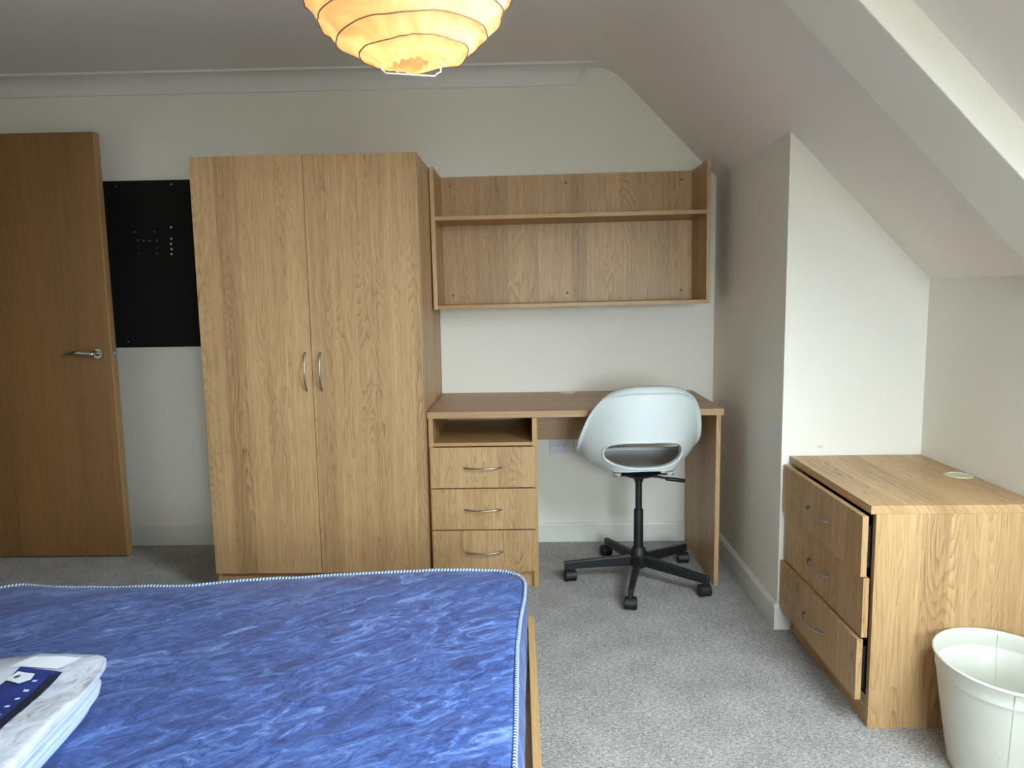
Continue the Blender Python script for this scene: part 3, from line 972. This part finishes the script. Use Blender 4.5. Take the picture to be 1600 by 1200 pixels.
lathe(bm, [(0, .036), (.0055, .036), (.0055, .060), (0, .060)], 14)
# moulded hood over both wheels
def hood(xa, xb, rad, a0, a1, n=14):
    rr = []
    for xx in (xa, xb):
        ro = [bm.verts.new((xx, .004 + rad * math.cos(a0 + (a1 - a0) * k / n), .0245 + rad * math.sin(a0 + (a1 - a0) * k / n))) for k in range(n + 1)]
        ri = [bm.verts.new((xx, .004 + .006 * math.cos(a0 + (a1 - a0) * k / n), .0245 + .006 * math.sin(a0 + (a1 - a0) * k / n))) for k in range(n + 1)]
        rr.append((ro, ri))
    (o1, i1), (o2, i2) = rr
    for k in range(n):
        bm.faces.new((o1[k], o1[k + 1], o2[k + 1], o2[k])); bm.faces.new((i1[k], i2[k], i2[k + 1], i1[k + 1]))
        bm.faces.new((o1[k], i1[k], i1[k + 1], o1[k + 1])); bm.faces.new((o2[k], o2[k + 1], i2[k + 1], i2[k]))
    bm.faces.new((o1[0], o2[0], i2[0], i1[0])); bm.faces.new((o1[n], i1[n], i2[n], o2[n]))
hood(-.0075, .0075, .0235, R(-60), R(240))
hood(-.0215, .0215, .0272, R(-38), R(196))
bmesh.ops.recalc_face_normals(bm, faces=bm.faces)
caster0 = link('castor', bm, MAT['black_plastic'], CH)
wheels0 = []
for s_ in (-1, 1):
    bm = bmesh.new()
    lathe(bm, [(0, -.009), (.016, -.009), (.0225, -.006), (.0242, -.002), (.0242, .005), (.021, .0085), (.008, .0095), (0, .0095)], 30, (s_ * .0168, .004, .0242), 'x')
    if s_ < 0:
        pass
    wheels0.append(link('wheel', bm, MAT['black_plastic'], caster0, smooth=True, auto=50))
for i, (lx, ly) in enumerate(contacts):
    # undo the chair's own turn so the castors stand where the photo shows them
    v = Matrix.Rotation(-cw_, 3, 'Z') @ Vector((lx, ly, 0))
    ang = math.atan2(v.y, v.x)
    yaw = (0.12, -0.25, 0.1, -0.1, 0.2)[i]
    if i == 0:
        lg, ca = first_leg, caster0
    else:
        lg = first_leg.copy(); COL.objects.link(lg); lg.parent = CH
        ca = caster0.copy(); COL.objects.link(ca); ca.parent = CH
        for w_ in wheels0:
            q = w_.copy(); COL.objects.link(q); q.parent = ca
    lg.rotation_euler = (0, 0, ang)
    ca.location = (v.x * .97, v.y * .97, 0); ca.rotation_euler = (0, 0, yaw)

# ------------------------------------------------------------------ bed
BR = R(0.75)
BED = thing('bed_frame', 'oak-effect bed frame under the blue mattress', 'bed', (0.0078, -1.528, 0), (0, 0, BR))
bw, bl = 1.55, 2.02
rail = boxo('side_rail', -.018, 0, -bl, 0, .10, .300, MAT['edge_y'], BED, .001)
boxo('side_rail', -bw, -bw + .018, -bl, 0, .10, .300, MAT['edge_y'], BED, .001)
boxo('end_board', -bw + .018, -.018, -.03, -.012, .10, .275, MAT['edge_x'], BED, .001)
boxo('end_board', -bw + .018, -.018, -bl, -bl + .018, .10, .300, MAT['edge_x'], BED, .001)
boxo('base_board', -bw + .018, -.018, -bl + .018, -.03, .255, .272, MAT['oak_y'], BED, 0)
for (lx, ly) in ((-.075, -.09), (-bw + .02, -.09), (-.075, -bl + .03), (-bw + .02, -bl + .03)):
    boxo('leg', lx, lx + .05, ly, ly + .055, 0, .255, MAT['edge_z'], BED, .002)

# mattress, modelled around its worn outline
MT = thing('mattress', 'blue marbled mattress with striped piping lying on the bed', 'mattress', (-0.76, -2.5, 0.2735))
mx, my, mz = MT.location
FAR = [(-1.55, -.075), (-1.42, -.070), (-1.32, -.088), (-1.10, -.088), (-.93, -.092), (-.865, -.070), (-.735, -.046), (-.56, -.026), (-.35, -.006), (-.16, 0.0), (0.1, 0.0)]
RIG = [(-3.6, -.020), (-3.0, -.018), (-2.3, -.0165), (-2.0, -.0185), (-1.85, -.0125), (-1.72, -.003), (-1.5, 0.0)]
def mat_outline(n_side=150):
    x0, x1, y0, y1, r = -1.512, -0.011, -3.49, -1.544, .105
    pts = []
    def arc(cx, cy, a0):
        for i in range(11):
            a = a0 + (PI / 2) * i / 10
            pts.append((cx + r * math.cos(a), cy + r * math.sin(a)))
    def line(a, b, n):
        for i in range(1, n): pts.append((a[0] + (b[0] - a[0]) * i / n, a[1] + (b[1] - a[1]) * i / n))
    arc(x1 - r, y1 - r, 0); line((x1 - r, y1), (x0 + r, y1), 70)
    arc(x0 + r, y1 - r, PI / 2); line((x0, y1 - r), (x0, y0 + r), 60)
    arc(x0 + r, y0 + r, PI); line((x0 + r, y0), (x1 - r, y0), 50)
    arc(x1 - r, y0 + r, 1.5 * PI); line((x1, y0 + r), (x1, y1 - r), 90)
    return pts
def warp(x, y, k=1.0):
    fy = max(0, min(1, (y + 2.0) / .3)); fx = max(0, min(1, (x + .4) / .25))
    y2 = y + lerp_tab(FAR, x) * fy * k
    x2 = x + lerp_tab(RIG, y) * fx * k
    return x2, y2
OUT = mat_outline()
cxm, cym = -.77, -2.52
TOPZ = .449
def ztop(x, y):
    return TOPZ + .008 * mnoise.noise(Vector((x * 2.1, y * 2.1, 1.7))) + .0035 * mnoise.noise(Vector((x * 9, y * 6, 4)))
bm = bmesh.new(); rings = []
def inset(x, y, d):
    v = Vector((cxm - x, cym - y)); L = max(v.length, 1e-6)
    ax = -1 if x > cxm else 1
    # move towards the inside along both axes, rounded at corners
    return x + (cxm - x) / L * d, y + (cym - y) / L * d
lay = [(0.0, .040, 'z'), (0.0, .0, 'z')]
levels = [(.010, .2745, 0.6), (.001, .279, .7), (-.002, .290, .7), (.001, .312, .6), (-.004, .36, .45), (.0, .405, .7), (.004, .430, .9), (.0065, .4415, 1.0)]
for d, z, k in levels:
    ring = []
    for (x, y) in OUT:
        a, b = warp(x, y, k); a, b = inset(a, b, d)
        zz = z + (ztop(x, y) - TOPZ) * ((z - .27) / .18)
        w_ = .003 * mnoise.noise(Vector((x * 7, y * 7, z * 20)))
        ring.append((a + w_, b + w_, zz))
    rings.append(ring)
for s_ in (.012, .03, .06, .10, .16, .24, .34, .46, .58, .7, .82, .92):
    ring = []
    for (x, y) in OUT:
        a, b = warp(x, y, 1.0)
        s2 = s_
        a2, b2 = a + (cxm - a) * s2, b + (cym - b) * s2
        e = 1 - math.exp(-s_ / .035)
        # shallow diagonal creases in the cover
        cr = .0035 * mnoise.noise(Vector(((a2 + b2 * .5) * 5, (b2 - a2 * .5) * 16, 2)))
        ring.append((a2, b2, ztop(a2, b2) - .006 + .012 * e + cr * e))
    rings.append(ring)
VR = [[bm.verts.new((p[0] - mx, p[1] - my, p[2] - mz)) for p in r] for r in rings]
n = len(OUT)
bm.faces.new(VR[0][::-1])
for a, b in zip(VR, VR[1:]):
    for k in range(n):
        f = bm.faces.new((a[k], a[(k + 1) % n], b[(k + 1) % n], b[k])); f.smooth = True
cv = bm.verts.new((cxm - mx, cym - my, ztop(cxm, cym) + .006 - mz))
for k in range(n):
    bm.faces.new((VR[-1][k], VR[-1][(k + 1) % n], cv)).smooth = True
bmesh.ops.recalc_face_normals(bm, faces=bm.faces)
link('mattress_cover', bm, MAT['ticking'], MT, smooth=True)
for zz, dd, kk in ((.4445, .0035, 1.0), (.2815, -.0015, .7)):
    bm = bmesh.new()
    pts = []
    for (x, y) in OUT:
        a, b = warp(x, y, kk); a, b = inset(a, b, dd)
        q = (ztop(x, y) - TOPZ) if zz > .4 else 0
        q2 = .002 * mnoise.noise(Vector((x * 14, y * 14, zz * 9)))
        pts.append((a - mx, b - my + q2, zz + q + q2 - mz + .001))
    tube(bm, pts, .0050, 10, closed=True, uvl=True)
    link('piping', bm, MAT['rope'], MT, smooth=True)

# ------------------------------------------------------------------ packed mattress protector
PK = thing('bedding_pack', 'white bedding folded in clear plastic on the blue mattress', 'bedding', (-1.064, -2.565, 0.464), (0, 0, R(5)))
def soft_slab(bm, hx, hy, z0, z1, r=.06, puff=.012, seed=1.0, nx=44, crown=.0):
    def so(a):
        c, s_ = math.cos(a), math.sin(a)
        n = 9
        k = (abs(c / hx) ** n + abs(s_ / hy) ** n) ** (-1 / n)
        return k * c, k * s_
    N = 140
    # even spacing along the outline
    raw = [so(2 * PI * i / 2000) for i in range(2000)]
    ln = [0]
    for i in range(1, 2001):
        a, b = raw[i - 1], raw[i % 2000]; ln.append(ln[-1] + math.hypot(a[0] - b[0], a[1] - b[1]))
    pts = []; j = 0
    for i in range(N):
        t = ln[-1] * i / N
        while ln[j + 1] < t: j += 1
        pts.append(raw[j])
    h = z1 - z0; rows = []
    for f, zf in ((.975, 0), (.995, .12), (1.0, .3), (.992, .5), (1.0, .7), (.992, .88), (.965, 1.0), (.9, 1.04), (.8, 1.08), (.66, 1.1), (.5, 1.12), (.34, 1.13), (.18, 1.14)):
        row = []
        for (x, y) in pts:
            nz = mnoise.noise(Vector((x * f * 9, y * f * 9, seed + zf * 2)))
            nz2 = mnoise.noise(Vector((x * f * 26, y * f * 26, seed + zf)))
            row.append(bm.verts.new((x * f, y * f, z0 + h * zf + (puff * .6 * nz + .003 * nz2) * (zf > .1) * min(1, zf))))
        rows.append(row)
    bm.faces.new(rows[0][::-1])
    for a, b in zip(rows, rows[1:]):
        for k in range(N): bm.faces.new((a[k], a[(k + 1) % N], b[(k + 1) % N], b[k])).smooth = True
    bm.faces.new(rows[-1]).smooth = True
    bmesh.ops.recalc_face_normals(bm, faces=bm.faces)
bm = bmesh.new(); soft_slab(bm, .262, .304, 0.0, .028, seed=3, puff=.005)
link('lower_film', bm, MAT['film'], PK, smooth=True)
for q in range(4):
    bm = bmesh.new(); soft_slab(bm, .276 + .003 * (q % 2), .316 + .002 * q, .026 + .0125 * q, .0335 + .0125 * q, seed=5 + q * 3, puff=.003)
    link('quilt_fold', bm, MAT['quilt'], PK, smooth=True)
bm = bmesh.new(); soft_slab(bm, .290, .324, .072, .086, seed=9, puff=.012)
bag = link('plastic_bag', bm, MAT['bag'], PK, smooth=True)
btree_bm = bmesh.new(); btree_bm.from_mesh(bag.data)
btree = BVHTree.FromBMesh(btree_bm)
def bag_z(x, y):
    h = btree.ray_cast(Vector((x, y, 1)), Vector((0, 0, -1)))
    return h[0].z if h[0] else .075
def decal(name, poly, mat, parent, off=.0012, step=.012):
    """printed card following the bag's top: poly in pack coordinates, clipped fan grid"""
    bm = bmesh.new()
    vs = [bm.verts.new((x, y, 0)) for x, y in poly]
    f = bm.faces.new(vs)
    if f.calc_center_median and True:
        bmesh.ops.triangulate(bm, faces=[f], ngon_method='EAR_CLIP')
    x0, x1 = min(p[0] for p in poly), max(p[0] for p in poly)
    y0, y1 = min(p[1] for p in poly), max(p[1] for p in poly)
    k = math.floor(x0 / step) * step
    while k < x1:
        bmesh.ops.bisect_plane(bm, geom=bm.verts[:] + bm.edges[:] + bm.faces[:], plane_co=(k, 0, 0), plane_no=(1, 0, 0)); k += step
    k = math.floor(y0 / step) * step
    while k < y1:
        bmesh.ops.bisect_plane(bm, geom=bm.verts[:] + bm.edges[:] + bm.faces[:], plane_co=(0, k, 0), plane_no=(0, 1, 0)); k += step
    for v in bm.verts: v.co.z = bag_z(v.co.x, v.co.y) + off
    bm.normal_update()
    for f in bm.faces:
        f.smooth = True
        if f.normal.z < 0: f.normal_flip()
    return link(name, bm, mat, parent)
LW = Matrix.Translation(PK.location) @ Matrix.Rotation(R(5), 4, 'Z')
LWi = LW.inverted()
def to_pack(x, y): v = LWi @ Vector((x, y, 0)); return (v.x, v.y)
# key points of the label (room coordinates) measured from the printed card
lab_tr = to_pack(-.864, -2.309)      # far right corner
lab_tl = to_pack(-.9400, -2.2830)
lx1 = lab_tr[0]; ly1 = lab_tr[1]
card = decal('label_card', [(lx1 - .30, ly1 - .42), (lx1 - .0, ly1 - .42), (lx1, ly1), (lx1 - .085, ly1 + .020), (lx1 - .30, ly1 + .022)], MAT['navy'], PK)
decal('label_band', [(lx1 - .018, ly1 - .42), (lx1, ly1 - .42), (lx1, ly1), (lx1 - .018, ly1 - .012)], MAT['navy_dark'], card, .0018)
pic = [(lx1 - .30, ly1 + .022), (lx1 - .30, ly1 - .30)]
for i in range(15):
    t = i / 14
    pic.append((lx1 - .235 + .15 * math.sin(t * PI / 2) ** 1.0, ly1 - .30 + .322 * (1 - math.cos(t * PI / 2))))
decal('label_picture', pic, MAT['print_grey'], card, .0022)
decal('label_insert', [(lx1 - .110, ly1 + .024), (lx1 - .012, ly1 + .008), (lx1 + .012, ly1 + .048), (lx1 - .080, ly1 + .056)], MAT['print_white'], PK, .0024)
bd_ = decal('label_badge', [(lx1 - .088, ly1 - .022), (lx1 - .054, ly1 - .040), (lx1 - .040, ly1 - .028), (lx1 - .044, ly1 - .008), (lx1 - .080, ly1 + .004)], MAT['print_white'], card, .0030)
decal('badge_dot', [(lx1 - .072 + .0055 * math.cos(a * PI / 5), ly1 - .014 + .0052 * math.sin(a * PI / 5)) for a in range(10)], MAT['print_green'], card, .0036)
for i, (w_, h_) in enumerate(((.008, .008), (.009, .009), (.008, .008), (.008, .009), (.010, .009))):
    yy = ly1 - .028 - i * .027
    if i == 2:
        pl_ = [(lx1 - .030 + .0042 * math.cos(a * PI / 5), yy - .005 + .0042 * math.sin(a * PI / 5)) for a in range(10)]
    else:
        pl_ = [(lx1 - .036, yy - h_ * .7), (lx1 - .036 + w_, yy - h_ * .7), (lx1 - .036 + w_, yy), (lx1 - .036, yy)]
    decal('care_symbol', pl_, MAT['print_white' if i == 2 else 'film'], card, .0026)
for i, (a, b, w_) in enumerate(((.034, .20, .0018), (.046, .22, .0018), (.060, .27, .003), (.072, .24, .0018), (.1, .27, .0018))):
    decal('printed_line', [(lx1 - a - w_, ly1 - b - .11), (lx1 - a, ly1 - b - .11), (lx1 - a, ly1 - b + .03), (lx1 - a - w_, ly1 - b + .03)], MAT['print_white'], card, .0026)

# ------------------------------------------------------------------ waste bin
BN = thing('waste_bin', 'oval cream enamelled metal waste bin beside the chest of drawers', 'bin', (1.1903, -1.797, 0), (0, 0, R(-6)))
bm = bmesh.new()
NB = 96; BH = .300
def bin_ring(f, z, d=0.0):
    ax, ay = .1542 * f + d, .1768 * f + d
    return [bm.verts.new((ax * math.cos(2 * PI * k / NB), ay * math.sin(2 * PI * k / NB), z)) for k in range(NB)]
fb = .72
def ff(z): return fb + (1 - fb) * (z / BH) ** .9
outer = [bin_ring(ff(0), .001), bin_ring(ff(0), .006, .002), bin_ring(ff(.01), .010, .0)]
for z in (.05, .10, .15, .20, .24, .250): outer.append(bin_ring(ff(z), z))
outer += [bin_ring(ff(.2535), .2535, .0016), bin_ring(ff(.2565), .2565, .0016), bin_ring(ff(.260), .260, 0), bin_ring(ff(.28), .28), bin_ring(ff(.292), .292)]
outer += [bin_ring(1, .2925, .0025), bin_ring(1, .296, .0042), bin_ring(1, .2995, .0030), bin_ring(1, .3005, 0), bin_ring(1, .2985, -.0022), bin_ring(ff(.29), .29, -.0022)]
outer += [bin_ring(ff(.26), .26, -.0022), bin_ring(ff(.2565), .2565, -.0006), bin_ring(ff(.2535), .2535, -.0006), bin_ring(ff(.25), .25, -.0022)]
for z in (.15, .05, .008): outer.append(bin_ring(ff(z), z, -.0022))
for a, b in zip(outer, outer[1:]):
    for k in range(NB): bm.faces.new((a[k], a[(k + 1) % NB], b[(k + 1) % NB], b[k])).smooth = True
bm.faces.new(outer[0][::-1]); bm.faces.new(outer[-1])
bmesh.ops.recalc_face_normals(bm, faces=bm.faces)
body = link('bin_body', bm, MAT['bin'], BN, smooth=True, auto=60)
for ang, inn in ((R(-113), 1), (R(67), -1)):
    for sgn in (1, -1):
        bm = bmesh.new()
        pts = []
        for z in (.008, .06, .12, .18, .24, .252, .258, .29):
            f = ff(z); pts.append(((.1542 * f) * math.cos(ang) , (.1768 * f) * math.sin(ang), z))
        nv = Vector((math.cos(ang), math.sin(ang), 0)) * (.0006 if sgn > 0 else -.0026)
        tube(bm, [Vector(p) + nv for p in pts], .0011, 6)
        link('seam', bm, MAT['bin'], body, smooth=True)

# ------------------------------------------------------------------ paper lantern pendant
LR = .181
LC = Vector((-.184, -2.333, 1.775))
LP = thing('pendant_lamp', 'lit round white paper lantern hanging from the ceiling', 'lamp', LC)
random.seed(3)
bm = bmesh.new()
NU, NV = 144, 90
TW = 14.5; THE = R(157)
def lantern_r(th, ph):
    # th polar from top, ph azimuth; ribs follow a spiral so the paper sags between turns
    turn = ((th + .10 * math.cos(ph) - THE) / PI) * TW - (ph - PI / 2) / (2 * PI)
    fr = turn - math.floor(turn)
    sag = -.0028 * math.sin(PI * fr)
    p = Vector((math.sin(th) * math.cos(ph), math.sin(th) * math.sin(ph), math.cos(th)))
    n1 = mnoise.noise(p * 4.0 + Vector((3, 1, 2))) * .006
    n2 = (abs(mnoise.noise(Vector((ph * 3.2, th * 1.2, 8)))) ) * -.007
    n3 = mnoise.noise(p * 14) * .0018
    return LR + sag + n1 + n2 * math.sin(PI * fr) + n3
rings = []
th0, th1 = R(13), R(170)
for i in range(NV + 1):
    th = th0 + (th1 - th0) * i / NV
    row = []
    for k in range(NU):
        ph = 2 * PI * k / NU
        r = lantern_r(th, ph)
        zz = r * math.cos(th)
        if i == NV: zz += .012 * mnoise.noise(Vector((math.cos(ph) * 3, math.sin(ph) * 3, 0)))
        row.append(bm.verts.new((r * math.sin(th) * math.cos(ph), r * math.sin(th) * math.sin(ph), zz)))
    rings.append(row)
for a, b in zip(rings, rings[1:]):
    for k in range(NU): bm.faces.new((a[k], b[k], b[(k + 1) % NU], a[(k + 1) % NU])).smooth = True
bmesh.ops.recalc_face_normals(bm, faces=bm.faces)
shade = link('lamp_shade', bm, MAT['paper'], LP, smooth=True)
bm = bmesh.new()
pts = []
steps = 1200
for i in range(steps + 1):
    th = th0 + (THE - th0) * i / steps
    ph = 2 * PI * ((th - THE) / PI) * TW + PI / 2
    th_ = th - .10 * math.cos(ph)
    r = lantern_r(th_, ph) + .0012
    pts.append((r * math.sin(th_) * math.cos(ph), r * math.sin(th_) * math.sin(ph), r * math.cos(th_)))
tube(bm, pts, .0011, 6)
link('spiral_wire', bm, MAT['wire'], shade, smooth=True)
bm = bmesh.new()
# wire stretcher whose loop drops out of the open bottom of the lantern
zb = -LR * .985
tube(bm, [(-.045, -.005, zb + .03), (-.045, -.005, zb - .004), (-.038, -.005, zb - .010), (.040, -.005, zb - .016), (.046, -.005, zb - .011), (.050, -.005, zb - .010), (.052, -.005, zb + .008), (.050, -.005, zb + .05)], .0013, 8)
tube(bm, [(-.045, -.005, zb + .03), (0, 0, .16)], .0011, 6); tube(bm, [(.050, -.005, zb + .05), (0, 0, .16)], .0011, 6)
link('wire_stretcher', bm, MAT['wire_white'], LP, smooth=True)
bm = bmesh.new()
lathe(bm, [(0, -.062), (.012, -.060), (.024, -.050), (.030, -.034), (.028, -.018), (.018, .004), (.013, .016), (0, .016)], 24)
link('bulb', bm, MAT['bulb'], LP, smooth=True)
bm = bmesh.new()
lathe(bm, [(0, .016), (.017, .016), (.020, .03), (.017, .06), (.008, .07), (0, .07)], 20)
tube(bm, [(0, 0, .065), (0, 0, ZC - LC.z - .02)], .0032, 8)
link('flex_and_holder', bm, MAT['cord'], LP, smooth=True)
bm = bmesh.new()
lathe(bm, [(0, ZC - LC.z - .028), (.02, ZC - LC.z - .027), (.036, ZC - LC.z - .016), (.038, ZC - LC.z), (0, ZC - LC.z)], 30)
link('ceiling_rose', bm, MAT['cord'], LP, smooth=True, auto=40)
ld = bpy.data.lights.new('bulb_light', 'POINT'); ld.energy = 0.9; ld.color = (1.0, .68, .31); ld.shadow_soft_size = .03
lo = bpy.data.objects.new('bulb_light', ld); COL.objects.link(lo); lo.location = LC + Vector((0, 0, -.03 - .045))
